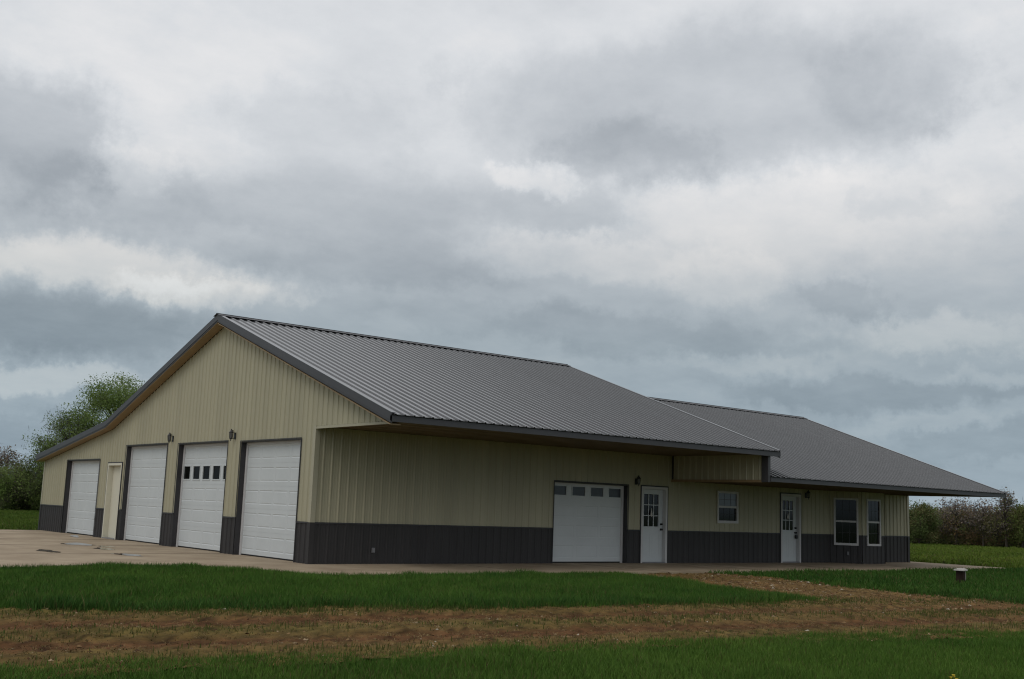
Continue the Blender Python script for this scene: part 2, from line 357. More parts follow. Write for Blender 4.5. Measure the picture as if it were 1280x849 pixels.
m = MB(); m.box(LX - .030, LX - .001, -OV + .06, 0.0, SOFH - .03, SOFH + .04); m.build('infill_base_trim', M_SOFF, B)
m = MB(); m.box(LX - .034, LX - .001, -0.06, -0.022, SOFH + .04, SOF - .001); m.build('infill_base_trim', M_DTRIM, B)
m = MB(); m.box(-0.026, 0.0, -OV, -0.032, SOF - .05, SOF + .004); m.build('gable_base_trim', M_BTRIM, B)
# soffits
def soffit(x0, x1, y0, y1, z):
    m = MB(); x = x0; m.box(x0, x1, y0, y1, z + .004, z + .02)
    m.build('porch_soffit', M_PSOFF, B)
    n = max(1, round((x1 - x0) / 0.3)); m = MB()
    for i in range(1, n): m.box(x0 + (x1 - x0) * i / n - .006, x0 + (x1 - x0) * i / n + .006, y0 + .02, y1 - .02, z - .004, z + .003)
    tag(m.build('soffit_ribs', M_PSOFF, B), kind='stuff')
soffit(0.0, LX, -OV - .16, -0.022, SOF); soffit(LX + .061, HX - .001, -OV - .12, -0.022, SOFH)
# rake soffits on the gable
for ya, yb in ((EY + .04, RY), (RY, BY), (BY, LY - .02)):
    m = MB(); d = .235 if ya < RY - .01 else .205
    m.pbox((-RK, ya, zr(ya) - d), (RK - .022, 0, 0), (0, yb - ya, zr(yb) - zr(ya)), (0, 0, .02)); m.build('rake_soffit', M_SOFF, B)
# fascias
m = MB(); m.box(-RK - .026, LX + .40, EY - .03, EY, EZ - .165, EZ - .042); m.build('eave_fascia', M_TRIM, B)
m = MB(); m.box(LX + .062, HRX + .03, HEY - .03, HEY, HEZ - .155, HEZ - .042); m.build('eave_fascia', M_TRIM, B)
m = MB(); m.box(-RK - .02, LX + .38, LY, LY + .03, LZ - .17, LZ - .015); m.build('eave_fascia', M_TRIM, B)
# rake trims: a face and a cap flange
def rake(x, sgn, ya, yb, zf, wid=.165, lift=.026):
    za, zb_ = zf(ya), zf(yb); dv = Vector((0, yb - ya, zb_ - za))
    m = MB(); m.pbox((x, ya, za + lift - wid), (sgn * .026, 0, 0), dv, (0, 0, wid)); m.build('rake_trim', M_TRIM, B)
    m = MB(); m.pbox((x + sgn * .02, ya, za + lift + .001), (-sgn * .10, 0, 0), dv, (0, 0, .006)); m.build('rake_cap', M_ROOF, B)
    m = MB(); m.pbox((x - sgn * .002, ya, za + lift - wid - .045), (sgn * .014, 0, 0), dv, (0, 0, .042)); m.build('rake_lower_trim', M_TRIM, B)
for ya, yb in ((EY - .03, RY), (RY, BY), (BY, LY + .03)): rake(-RK, -1, ya, yb, zr)
for ya, yb in ((EY - .03, RY), (RY, BY), (BY, LY + .03)): rake(LX + .38, 1, ya, yb, zr)
for ya, yb in ((HEY - .03, HRY), (HRY, HBY)): rake(HRX, 1, ya, yb, zh, wid=.15)
# roof sheets
def roof_side(x0, x1, y0, z0, y1, z1, ref, over=.075, sheet=.9144):
    d = Vector((0, y1 - y0, z1 - z0)); ln = d.length; V = d / ln
    Nn = Vector((1, 0, 0)).cross(V); Nn = Nn if Nn.z > 0 else -Nn
    x = x0
    while x < x1 - 1e-6:
        nx = min(x1, x + sheet); m = MB()
        corrugated(m, (0, y0, z0), (1, 0, 0), V, Nn, x, nx, lambda u: -over, lambda u: ln, hgt=.023, phase=x0 + .06, mid=False, rt=.011, rb=.027)
        m.build('roof_panel', M_ROOF, B); x = nx
roof_side(-RK + .0, LX + .38, EY, EZ, RY, RZ, 0)
roof_side(-RK + .0, LX + .38, BY, BZ, RY, RZ, 0, over=.02, sheet=20); roof_side(-RK, LX + .38, LY, LZ, BY, BZ, 0, sheet=20)
roof_side(LX + .062, HRX, HEY, HEZ, HRY, HRZ, 0); roof_side(LX + .062, HRX, HBY, HBZ, HRY, HRZ, 0, sheet=20)
# screw lines on the near roof slopes
def screws(x0, x1, y0, z0, y1, z1, rows, ph):
    m = MB(); n = Vector((0, -(z1 - z0), (y1 - y0))).normalized(); d = Vector((0, y1 - y0, z1 - z0))
    for r in rows:
        p0 = Vector((0, y0, z0)) + d * r; x = x0 + ph + .05
        while x < x1: m.pbox(p0 + Vector((x - .009, 0, 0)) + n * .001, (.018, 0, 0), d.normalized() * .018, n * .008); x += PITCH
    tag(m.build('roof_screws', M_DTRIM, B), kind='stuff')
screws(-RK, LX + .38, EY, EZ, RY, RZ, [.02, .12, .22, .32, .42, .52, .62, .72, .82, .92], .06)
screws(LX + .062, HRX, HEY, HEZ, HRY, HRZ, [.02, .14, .26, .38, .5, .62, .74, .86, .97], .06)
# ridge caps
def ridge(x0, x1, y, z, sa, sb):
    m = MB(); w = .19
    for s, sl in ((-1, sa), (1, sb)):
        m.pbox((x0, y, z + .034), (x1 - x0, 0, 0), (0, s * w, -sl * w), (0, 0, .007))
    m.box(x0, x1, y - .02, y + .02, z + .028, z + .05); m.build('ridge_cap', M_TRIM, B)
ridge(-RK - .06, LX + .42, RY, RZ, .343, .318); ridge(LX + .45, HRX + .04, HRY, HRZ, .35, .35)
# black closure strip set forward at the eaves as the sheet overhang's shadow line
m = MB(); m.box(-RK, LX + .38, EY - .034, EY - .004, EZ - .040, EZ - .008); m.build('eave_shadow_strip', M_SEAL, B)
m = MB(); m.box(LX + .08, HRX, HEY - .034, HEY - .004, HEZ - .040, HEZ - .008); m.build('eave_shadow_strip', M_SEAL, B)

# ------------------------------------------------------------------ garage doors
def garage_door(O, U, Nn, u0, u1, z1, nsec, win_sec, nwin, cols, recess=.16, winz=(.14, .49), flat=False):
    O, U, Nn = Vector(O), Vector(U), Vector(Nn); Zv = Vector((0, 0, 1))
    P = lambda u, n, z: O + U * u + Nn * n + Zv * z
    # jamb returns and face flange in charcoal trim
    m = MB()
    for a, s in ((u0, 1), (u1, -1)):
        m.pbox(P(a, .006, 0), U * (s * .022), -Nn * (recess + .02), Zv * z1)
        m.pbox(P(a - s * .022, .024, 0), U * (s * .021), Nn * .010, Zv * (z1 + .022))
    m.pbox(P(u0 + .022, .006, z1 - .022), U * (u1 - u0 - .044), -Nn * (recess + .02), Zv * .022)
    m.pbox(P(u0, .024, z1 + .001), U * (u1 - u0), Nn * .010, Zv * .021)
    jam = m.build('door_jamb_trim', M_DTRIM, B)
    # white stops are the door frame
    m = MB(); a, b = u0 + .022, u1 - .022
    m.pbox(P(a, -recess + .03, 0), U * .075, -Nn * .03, Zv * (z1 - .024)); m.pbox(P(b, -recess + .03, 0), U * -.075, -Nn * .03, Zv * (z1 - .024))
    m.pbox(P(a + .075, -recess + .03, z1 - .085), U * (b - a - .15), -Nn * .03, Zv * .06)
    door = m.build('garage_door', M_WFRAME, B)
    if win_sec is not None: door['label'] = 'white garage door with a row of windows'
    d0 = -recess - .002; sh = (z1 + .02 - .035) / nsec; c0, c1 = a - .02, b + .02
    for k in range(nsec):
        zb, zt = .035 + k * sh + .0012, .035 + (k + 1) * sh - .0012
        zt = min(zt, z1 - .01)
        m = MB(); Lw = c1 - c0
        if k == win_sec:
            pw = Lw / nwin; us = []
            for i in range(nwin): us.append((c0 + pw * i + pw * .16, c0 + pw * (i + 1) - pw * .16))
            za, zb2 = winz[0] + zb, min(winz[1] + zb, zt - .05)
            kind = 'win'
        else:
            pw = (Lw - .10) / cols; us = [(c0 + .05 + pw * i + .04, c0 + .05 + pw * (i + 1) - .04) for i in range(cols)]; za, zb2 = zb + .105, zt - .105
            kind = 'pan'
        # face grid
        ue = [c0] + [q for ab in us for q in ab] + [c1]
        for i in range(len(ue) - 1): 
            if i % 2 == 0: m.quad(P(ue[i], d0, zb), P(ue[i + 1], d0, zb), P(ue[i + 1], d0, zt), P(ue[i], d0, zt))
            else:
                m.quad(P(ue[i], d0, zb), P(ue[i + 1], d0, zb), P(ue[i + 1], d0, za), P(ue[i], d0, za))
                m.quad(P(ue[i], d0, zb2), P(ue[i + 1], d0, zb2), P(ue[i + 1], d0, zt), P(ue[i], d0, zt))
        dep, ins = (.009, .020) if not flat else (.005, .02)
        for ua, ub in us:
            if kind == 'pan':
                o4 = [P(ua, d0, za), P(ub, d0, za), P(ub, d0, zb2), P(ua, d0, zb2)]
                i4 = [P(ua + ins, d0 - dep, za + ins), P(ub - ins, d0 - dep, za + ins), P(ub - ins, d0 - dep, zb2 - ins), P(ua + ins, d0 - dep, zb2 - ins)]
                j4 = [P(ua + 2.2 * ins, d0 - .002, za + 2.2 * ins), P(ub - 2.2 * ins, d0 - .002, za + 2.2 * ins), P(ub - 2.2 * ins, d0 - .002, zb2 - 2.2 * ins), P(ua + 2.2 * ins, d0 - .002, zb2 - 2.2 * ins)]
                for q in range(4):
                    r = (q + 1) % 4; m.quad(o4[q], o4[r], i4[r], i4[q]); m.quad(i4[q], i4[r], j4[r], j4[q])
                m.quad(*j4)
            else:
                fr = .028
                for (x, y, w_, h_) in ((ua - fr, za - fr, ub - ua + 2 * fr, fr), (ua - fr, zb2, ub - ua + 2 * fr, fr), (ua - fr, za, fr, zb2 - za), (ub, za, fr, zb2 - za)):
                    m.pbox(P(x, d0 - .02, y), U * w_, Nn * .034, Zv * h_)
        m.pbox(P(c0, d0 - .045, zb - .0012), U * Lw, Nn * .024, Zv * (zt - zb + .0024))
        sec = m.build('door_section', M_WHITE, door)
        if kind == 'win':
            for ua, ub in us:
                g = MB(); g.pbox(P(ua, d0 - .016, za), U * (ub - ua), Nn * .006, Zv * (zb2 - za)); g.build('pane', M_GLASS2 if flat else M_GLASS3, door)
    m = MB(); m.pbox(P(a + .076, d0 - .03, .006), U * (b - a - .152), Nn * .02, Zv * .032); m.build('bottom_seal', M_SEAL, door)
    m = MB(); m.pbox(P(c0, d0 - .06, .0), U * (c1 - c0), Nn * .004, Zv * (z1 - .002)); m.build('door_backing', M_SEAL, door)
for (a, b, c, d, ns, ws) in G_DOORS:
    garage_door((0, 0, 0), (0, 1, 0), XN, a, b, d, ns, ws, 5, 4)
garage_door((0, 0, 0), (1, 0, 0), YN, F_GAR[0], F_GAR[1], F_GAR[3], 4, 3, 4, 3, winz=(.16, .40), flat=True)

# ------------------------------------------------------------------ entry doors and windows
def outline_trim(P, U, Nn, u0, u1, z0, z1, bottom=False, w=.034):
    Zv = Vector((0, 0, 1)); m = MB()
    for a, s in ((u0, -1), (u1, 1)): m.pbox(P(a, -.02, z0), U * (s * w), Nn * .052, Zv * (z1 - z0 + w))
    m.pbox(P(u0, -.02, z1), U * (u1 - u0), Nn * .052, Zv * w)
    if bottom: m.pbox(P(u0 - w, -.02, z0 - w), U * (u1 - u0 + 2 * w), Nn * .052, Zv * w)
    return m
def entry_door(O, U, Nn, op, hinge_left=True, lite=True, mat_d=M_WHITE, mat_f=M_WFRAME, deep=.14, hardware=True, label=None, jw=.07):
    O, U, Nn = Vector(O), Vector(U), Vector(Nn); Zv = Vector((0, 0, 1)); u0, u1, z0, z1 = op
    P = lambda u, n, z: O + U * u + Nn * n + Zv * z
    outline_trim(P, U, Nn, u0, u1, z0, z1).build('door_outline_trim', M_DTRIM, B)
    m = MB()
    m.pbox(P(u0, .034, 0), U * jw, -Nn * (deep + .05), Zv * z1); m.pbox(P(u1, .034, 0), U * -jw, -Nn * (deep + .05), Zv * z1)
    m.pbox(P(u0 + jw, .034, z1 - jw), U * (u1 - u0 - 2 * jw), -Nn * (deep + .05), Zv * jw)
    fr = m.build('entry_door', mat_f, B)
    if label: fr['label'] = label
    a, b, t = u0 + jw + .003, u1 - jw - .003, z1 - jw - .003; f = -deep + .045 if lite else -deep + .03
    m = MB()
    if lite:
        ga, gb, gz0, gz1 = a + .14, b - .17, 1.03, t - .14
        for (x0, x1, y0, y1) in ((a, ga, .03, t), (gb, b, .03, t), (ga, gb, .03, gz0), (ga, gb, gz1, t)):
            m.pbox(P(x0, f, y0), U * (x1 - x0), -Nn * .04, Zv * (y1 - y0))
        for i in (1, 2):                                     # muntins of the nine-lite window
            uu = ga + (gb - ga) * i / 3; zz = gz0 + (gz1 - gz0) * i / 3
            m.pbox(P(uu - .011, f + .004, gz0), U * .022, -Nn * .02, Zv * (gz1 - gz0))
            m.pbox(P(ga, f + .0035, zz - .011), U * (gb - ga), -Nn * .02, Zv * .022)
        for (x0, x1, y0, y1) in ((ga - .03, ga, gz0 - .03, gz1 + .03), (gb, gb + .03, gz0 - .03, gz1 + .03), (ga, gb, gz0 - .03, gz0), (ga, gb, gz1, gz1 + .03)):
            m.pbox(P(x0, f + .012, y0), U * (x1 - x0), -Nn * .011, Zv * (y1 - y0))
        # two moulded panels below the glass
        mid = (a + b) / 2
        for x0, x1 in ((a + .13, mid - .04), (mid + .04, b - .13)):
            for (p0, p1, r0, r1) in ((x0, x1, .16, .18), (x0, x1, .84, .86), (x0, x0 + .02, .18, .84), (x1 - .02, x1, .18, .84)):
                m.pbox(P(p0, f + .005, r0), U * (p1 - p0), -Nn * .004, Zv * (r1 - r0))
    else:
        m.pbox(P(a, f, .03), U * (b - a), -Nn * .04, Zv * (t - .03))
    m.build('door_leaf', mat_d, fr)
    if lite:
        for i in range(3):
            for j in range(3):
                g = MB(); w_, h_ = (gb - ga) / 3, (gz1 - gz0) / 3
                g.pbox(P(ga + w_ * i + .010, f - .022, gz0 + h_ * j + .010), U * (w_ - .02), Nn * .006, Zv * (h_ - .02)); g.build('pane', M_GLASS, fr)
    m = MB(); m.pbox(P(u0 + jw, .05, .0), U * (u1 - u0 - 2 * jw), -Nn * (deep + .02), Zv * .028); m.build('threshold', M_GREY, fr)
    m = MB(); m.pbox(P(a - .02, f - .08, .0), U * (b - a + .04), Nn * .004, Zv * (t + .02)); m.build('door_backing', M_SEAL, fr)
    if hardware:
        ku = b - .07 if hinge_left else a + .07
        for nm, zz, r in (('door_knob', .95, .034), ('deadbolt', 1.10, .030)):
            m = MB(); pts = [P(ku, f, zz), P(ku, f + .01, zz), P(ku, f + .03, zz), P(ku, f + .06, zz), P(ku, f + .07, zz)]
            m.tube(pts, [r, r, r * .45, r, r * .6] if nm == 'door_knob' else [r, r, r * .9, r * .8, r * .7], 10); m.build(nm, M_BRASS, fr)
    return P, f, a, b
P1, f1, a1, b1 = entry_door((0, 0, 0), (1, 0, 0), YN, F_DOOR)
P2, f2, a2, b2 = entry_door((0, 0, 0), (1, 0, 0), YN, H_DOOR)
entry_door((0, 0, 0), (0, 1, 0), XN, G_PDOOR, lite=False, mat_d=M_CREAM, mat_f=M_CREAM, hardware=True, hinge_left=False, deep=.16, label='cream flush entry door')
def window(O, U, Nn, op, top_mat=M_GLASS, bot_mat=M_GLASS, blinds=False, trim=None):
    O, U, Nn = Vector(O), Vector(U), Vector(Nn); Zv = Vector((0, 0, 1)); u0, u1, z0, z1 = op
    P = lambda u, n, z: O + U * u + Nn * n + Zv * z
    if trim: outline_trim(P, U, Nn, u0, u1, z0, z1, True, .022).build('window_outline_trim', trim, B)
    m = MB(); w = .058; zm = (z0 + z1) / 2 + .01
    m.pbox(P(u0, .036, z0), U * w, -Nn * .09, Zv * (z1 - z0)); m.pbox(P(u1, .036, z0), U * -w, -Nn * .09, Zv * (z1 - z0))
    for z, hh, n in ((z0, .075, .040), (z1 - w, w, .036), (zm - .03, .06, .022)): m.pbox(P(u0 + w, n, z), U * (u1 - u0 - 2 * w), -Nn * .085, Zv * hh)
    fr = m.build('window', M_WFRAME, B)
    m = MB(); m.pbox(P(u0 + w, .000, zm + .03), U * (u1 - u0 - 2 * w), -Nn * .006, Zv * (z1 - w - zm - .03)); m.build('pane', top_mat, fr)
    m = MB(); m.pbox(P(u0 + w, -.022, z0 + .075), U * (u1 - u0 - 2 * w), -Nn * .006, Zv * (zm - .03 - z0 - .075)); m.build('pane', bot_mat, fr)
    # slim grilles between the panes
    m = MB(); n = 3
    for zz0, zz1, nn in ((zm + .03, z1 - w, .004), (z0 + .075, zm - .03, -.018)):
        m.pbox(P(u0 + w, nn, (zz0 + zz1) / 2 - .006), U * (u1 - u0 - 2 * w), -Nn * .003, Zv * .012)
        for i in range(1, n): m.pbox(P(u0 + w + (u1 - u0 - 2 * w) * i / n - .006, nn + .0005, zz0), U * .012, -Nn * .003, Zv * (zz1 - zz0))
    m.build('window_grille', M_DTRIM, fr)
window((0, 0, 0), (1, 0, 0), YN, H_WIN, top_mat=M_BLIND, trim=M_BTRIM)
for O, U, Nn, ln, ops in bay: window(O, U, Nn, ops[0])
# electrical outlets on the front wainscot
def outlet(P0, U, Nn):
    m = MB(); U, Nn = Vector(U), Vector(Nn)
    m.pbox(Vector(P0) - U * .032, U * .064, Nn * .05, (0, 0, .11)); m.pbox(Vector(P0) - U * .027 + Nn * .05 + Vector((0, 0, .01)), U * .054, Nn * .012, (0, 0, .09)); m.build('electrical_outlet', M_GREY, B)
outlet((1.66, -0.02, .26), (1, 0, 0), (0, -1, 0)); outlet((BX0 + .55 * (BX1 - BX0), .55 * BD, .27), (q2, -q2, 0), (-q2, -q2, 0))

# ------------------------------------------------------------------ wall lanterns
def wall_lamp(loc, rz, label):
    t = empty('wall_lamp', loc, rz); t.scale = (.86, .86, .86); tag(t, label, 'lamp', 'black lantern lamps on the building walls')
    m = MB(); m.pbox((-.045, 0, -.10), (.09, 0, 0), (0, -.018, 0), (0, 0, .20)); m.tube([(0, -.01, -.05), (0, -.07, -.085), (0, -.12, -.05), (0, -.13, -.02)], .010, 6)
    m.tube([(0, -.01, .05), (0, -.06, .15), (0, -.12, .175)], .009, 6); m.build('bracket', M_BLACK, t)
    m = MB(); m.lathe([(.062, .0), (.072, .012), (.06, .03), (.034, .065), (.016, .09), (.02, .10), (.008, .125)], (0, -.13, .085), 8); m.build('lantern_cap', M_BLACK, t)
    m = MB()
    for k in range(6):
        an = math.pi / 3 * k; m.tube([(.042 * math.cos(an), -.13 + .042 * math.sin(an), -.07), (.062 * math.cos(an), -.13 + .062 * math.sin(an), .088)], .006, 4)
    m.lathe([(.030, -.10), (.050, -.08), (.048, -.066)], (0, -.13, 0), 8); m.lathe([(.004, -.16), (.018, -.135), (.012, -.10)], (0, -.13, 0), 8)
    m.build('lantern_cage', M_BLACK, t)
    m = MB(); m.lathe([(.036, -.066), (.052, .084)], (0, -.13, 0), 8); m.build('lamp_glass', M_LGLASS, t)
wall_lamp((-.018, 4.22, 2.98), -math.pi / 2, 'black lantern on the gable wall just left of the nearest garage door')
wall_lamp((-.018, 8.30, 3.01), -math.pi / 2, 'black lantern on the gable wall left of the windowed garage door')
wall_lamp((10.30, -.018, 2.28), 0, 'black lantern under the porch between the front garage door and the entry door')
wall_lamp((18.19, -.018, 2.17), 0, 'black lantern under the porch right of the far entry door, near the bay')
# hanging things on the two porch doors
m = MB(); m.lathe([(.005, .0), (.035, .03), (.04, .09), (.022, .16), (.010, .20), (.016, .23), (.004, .25)], (0, 0, 0), 10, .3)
ga = P1((a1 + .14 + b1 - .17) / 2, f1 + .02, 1.30); o = m.build('door_ornament', M_PALE); o.location = ga
tag(o, 'small white teardrop ornament on the glass of the entry door beside the garage door', 'ornament')
m = MB(); m.lathe([(.005, .0), (.035, .03), (.04, .08), (.015, .15), (.004, .22)], (0, 0, 0), 10, .3)
o = m.build('door_ornament', M_PALE); o.location = P2((a2 + .14 + b2 - .17) / 2, f2 + .02, 1.38)
tag(o, 'small white ornament hanging on the glass of the far entry door', 'ornament')
lk = empty('key_lock_box', P2(b2 - .07, f2 + .05, .93)); tag(lk, 'black key lock box hanging from the knob of the far entry door', 'lock box')
m = MB(); m.pbox((-.04, -.025, -.17), (.08, 0, 0), (0, .05, 0), (0, 0, .12)); m.build('lock_body', M_BLACK, lk)
m = MB(); m.tube([(-.025, 0, -.05), (-.025, 0, .0), (-.012, 0, .035), (.012, 0, .035), (.025, 0, .0), (.025, 0, -.05)], .006, 6); m.build('shackle', M_GREY, lk)

# ------------------------------------------------------------------ ground, slab, puddles
def mat_ground():
    m = mat('field_ground', (0.040, 0.074, 0.012), 0.95, spec=0.05, col2=(0.075, 0.112, 0.018), vscale=0.35, bump=0.6, bscale=9)
    return m
GZ = -0.065
m = MB(); rings = [0, 6, 14, 25, 40, 70, 120, 250, 600, 1500, 4000]
for k in range(1, len(rings)):
    for i in range(48):
        a, b = 2 * math.pi * i / 48, 2 * math.pi * (i + 1) / 48
        c = (5, 0)
        p = lambda r, t: (c[0] + r * math.cos(t), c[1] + r * math.sin(t), GZ)
        if k == 1: m.tri(p(0, 0), p(rings[1], a), p(rings[1], b))
        else: m.quad(p(rings[k - 1], a), p(rings[k], a), p(rings[k], b), p(rings[k - 1], b))
tag(m.build('ground', mat_ground()), kind='structure')
PAD = [(0.0, -3.45), (-1.4, -3.25), (-2.0, -1.7), (-2.6, -.65), (-4.3, .25), (-6.2, -.55), (-9, -1.4), (-22, -2.5), (-22, 19.6), (0, 20.0), (0.3, 12), (0.3, 0.2), (HX, 0.2), (HX, 5), (25.2, 5), (25.0, -3.2)]
m = MB(); m.prism(PAD, -0.14, 0.0); tag(m.build('concrete_pad', M_CONC), kind='structure')
# control joints cut in the slab: dark recessed lines
m = MB()
for x in (4, 8, 12, 16, 20): m.box(x - .006, x + .006, -3.44, -.03, 0.0, 0.004)
for y in (4.2, 8.25, 12.1, 16): m.box(-20, -.04, y - .006, y + .006, 0.0, 0.004)
tag(m.build('slab_joints', mat('joint_dirt', (0.10, 0.085, 0.065), .9)), kind='structure')
def puddle(c, lx, ly, rz, seed):
    r = random.Random(seed); n = 40; m = MB(); pts = []
    ph = [r.uniform(0, 6.28) for _ in range(4)]
    for i in range(n):
        t = 2 * math.pi * i / n; k = 1 + .22 * math.sin(2 * t + ph[0]) + .17 * math.sin(3 * t + ph[1]) + .12 * math.sin(5 * t + ph[2]) + .07 * math.sin(9 * t + ph[3])
        x, y = lx * k * math.cos(t), ly * k * math.sin(t)
        pts.append((c[0] + x * math.cos(rz) - y * math.sin(rz), c[1] + x * math.sin(rz) + y * math.cos(rz), 0.006))
    m.v = pts; m.f = [tuple(range(n))]
    tag(m.build('puddle', M_WATER), kind='structure')
puddle((-2.2, 8.9), .30, .85, .1, 1); puddle((-2.35, 6.4), .20, .55, .0, 2); puddle((-1.9, 7.6), .14, .40, .1, 3); puddle((-2.75, 3.6), .18, .70, .1, 4)
puddle((-4.1, 5.2), .20, .6, -.1, 5); puddle((-.5, 14.6), .14, .8, -.25, 6)

# dirt track: a low rough sheet
def inside(poly, x, y):
    poly = np.asarray(poly); r = np.zeros(x.shape, bool); j = len(poly) - 1
    for i in range(len(poly)):
        xi, yi = poly[i]; xj, yj = poly[j]
        c = ((yi > y) != (yj > y)) & (x < (xj - xi) * (y - yi) / (yj - yi + 1e-12) + xi); r ^= c; j = i
    return r
def vnoise(x, y, s, seed):
    r = np.random.default_rng(seed); out = 0; amp = 1; tot = 0
    for o in range(5):
        for k in range(3):
            a = r.uniform(0, 2 * np.pi); f = s * 1.9 ** o * r.uniform(.7, 1.3); out = out + amp * np.sin((x * np.cos(a) + y * np.sin(a)) * f + r.uniform(0, 6.28)); tot += amp * .7
        amp *= .6
    return out / tot
ISLAND = [(-2.1, -1.75), (-1.5, -3.35), (0, -3.5), (6.2, -3.55), (5.7, -6.0), (5.1, -8.4), (5.0, -10.05), (2.9, -10.35), (.4, -9.95), (-2.5, -9.6), (-4.7, -8.95), (-6.8, -8.8), (-8.35, -8.2), (-9.2, -7.0), (-11, -6.2), (-16, -5.0), (-16, -2.2), (-9, -1.5), (-6.2, -.65), (-4.3, .15), (-2.7, -.75)]
NEAR = [(-20, -11.8), (-13, -12.5), (-9.8, -12.75), (-7.7, -12.8), (-6.1, -13.1), (-4.4, -13.45), (-2.1, -13.75), (-.7, -13.8), (1.1, -14.2), (2.9, -14.8), (8, -16.6), (16, -19.5), (16, -26), (-20, -26)]
RIGHT = [(9.3, -3.52), (9.7, -5.2), (8.7, -7.5), (8.4, -9), (8.3, -10.9), (8.6, -12), (11, -13.3), (18, -16.5), (34, -22), (60, -22), (60, 0.5), (37, -.2), (26, -3.2), (25.1, -3.4)]
DIRT = [(-20, -11.0), (-20, -5.5), (-11, -5.9), (-8, -7.9), (3.4, -9.8), (5.1, -6.0), (5.5, -3.5), (9.5, -3.5), (10.0, -5.2), (9.1, -7.6), (8.8, -10.8), (11, -12.9), (18, -16.0), (30, -20.4), (30, -25), (16, -20.2), (8, -17.2), (2.9, -15.3), (-2.1, -14.2), (-6.1, -13.6), (-9.8, -13.3), (-20, -12.4)]
gx = np.arange(-20, 26, .11); gy = np.arange(-23, -3.3, .11); X, Y = np.meshgrid(gx, gy)
inn = inside(DIRT, X + .15 * vnoise(X, Y, 2.0, 1), Y + .15 * vnoise(X, Y, 2.0, 2))
cy_line = lambda x: -11.15 - .15 * (x + 5) - .004 * np.clip(x, 0, 99) ** 2
V_ = Y - cy_line(X)
rut = np.exp(-((V_ - .95) / .40) ** 2) + np.exp(-((V_ + .85) / .40) ** 2)
Z = -.026 - .032 * rut + .016 * vnoise(X, Y, 4.0, 3) + .012 * vnoise(X, Y, 15.0, 4) + .010 * rng.standard_normal(X.shape)
idx = -np.ones(X.shape, int); cell = inn[:-1, :-1] & inn[1:, :-1] & inn[:-1, 1:] & inn[1:, 1:]
use = np.zeros(X.shape, bool)
for a in (0, 1):
    for b in (0, 1): use[a:X.shape[0] - 1 + a, b:X.shape[1] - 1 + b] |= cell
idx[use] = np.arange(use.sum()); co = np.stack([X[use], Y[use], np.maximum(Z[use], GZ + .002)], 1)
r_, c_ = np.nonzero(cell); F = np.stack([idx[r_, c_], idx[r_, c_ + 1], idx[r_ + 1, c_ + 1], idx[r_ + 1, c_]], 1)
me = bpy.data.meshes.new('dirt_track'); me.from_pydata(co.tolist(), [], F.tolist()); me.update()
at = me.attributes.new('tint', 'FLOAT_COLOR', 'POINT')
fork = 1 / (1 + np.exp(-(X + .45 * (Y + 9) - 3.5)))                    # chip mulch on the spur and the junction
soil = np.array([0.104, 0.054, 0.025]); dead = np.array([0.138, 0.098, 0.038]); chip = np.array([0.155, 0.094, 0.042]); mossy = np.array([0.066, 0.076, 0.015])
k1 = np.clip(.25 + .9 * rut + .35 * vnoise(X, Y * 2.2, 1.3, 5), 0, 1)[..., None]
k2 = np.clip(fork * (.55 + .5 * vnoise(X, Y, 1.6, 6)), 0, 1)[..., None]
k3 = np.clip(.42 + .8 * vnoise(X * .6, Y * 2.0, 1.5, 7) - .6 * rut, 0, 1)[..., None] * .42
Cc = dead * (1 - k1) + soil * k1; Cc = Cc * (1 - k3) + mossy * k3; Cc = Cc * (1 - k2) + chip * k2
Cc = Cc * (1 + .24 * rng.standard_normal(X.shape) + .30 * vnoise(X, Y * 1.6, 6.0, 81) + .22 * vnoise(X, Y * 1.4, 14.0, 82)).clip(.4, 1.9)[..., None]
cc = np.ones((use.sum(), 4), np.float32); cc[:, :3] = Cc[use]; at.data.foreach_set('color', cc.ravel())
M_DIRT = mat('track_soil', (0.8, 0.8, 0.8), 0.95, spec=0.05, col2=(1.2, 1.12, 1.0), vscale=14, bump=1.0, bscale=30, tint='tint'); me.materials.append(M_DIRT)
o = bpy.data.objects.new('dirt_track', me); COL.objects.link(o); tag(o, kind='structure')
for p in me.polygons: p.use_smooth = True
# stones and wood chips lying on the track
n = 32000
sx = rng.uniform(-16, 24, n * 3); sy = rng.uniform(-20, -3.6, n * 3); ok = inside(DIRT, sx, sy)
fk = 1 / (1 + np.exp(-(sx + .45 * (sy + 9) - 3.5))); ok &= rng.uniform(0, 1, n * 3) < (.28 + .72 * fk) * (.5 + .5 * np.clip(vnoise(sx, sy, 1.1, 9) + .3, 0, 1)); sx, sy = sx[ok][:n], sy[ok][:n]; n = len(sx)
ix = np.clip(((sx + 20) / .11).astype(int), 0, X.shape[1] - 1); iy = np.clip(((sy + 23) / .11).astype(int), 0, X.shape[0] - 1); sz = Z[iy, ix]
size = .011 + .026 * rng.uniform(0, 1, n) ** 2.5; big = rng.uniform(0, 1, n) < .004; size[big] *= 1.7; size *= 1 + .55 / (1 + np.exp(-(sx + .45 * (sy + 9) - 3.5)))
tris = np.zeros((n, 5, 3, 3)); ang0 = rng.uniform(0, 6.28, n); asp = rng.uniform(.4, 1, n); rot = rng.uniform(0, 6.28, n)
ring = []
for k in range(5):
    an = ang0 + k * 1.2566; rr = size * rng.uniform(.75, 1.2, n); lx, ly = rr * np.cos(an), rr * asp * np.sin(an)
    ring.append(np.stack([sx + lx * np.cos(rot) - ly * np.sin(rot), sy + lx * np.sin(rot) + ly * np.cos(rot), sz - .004], 1))
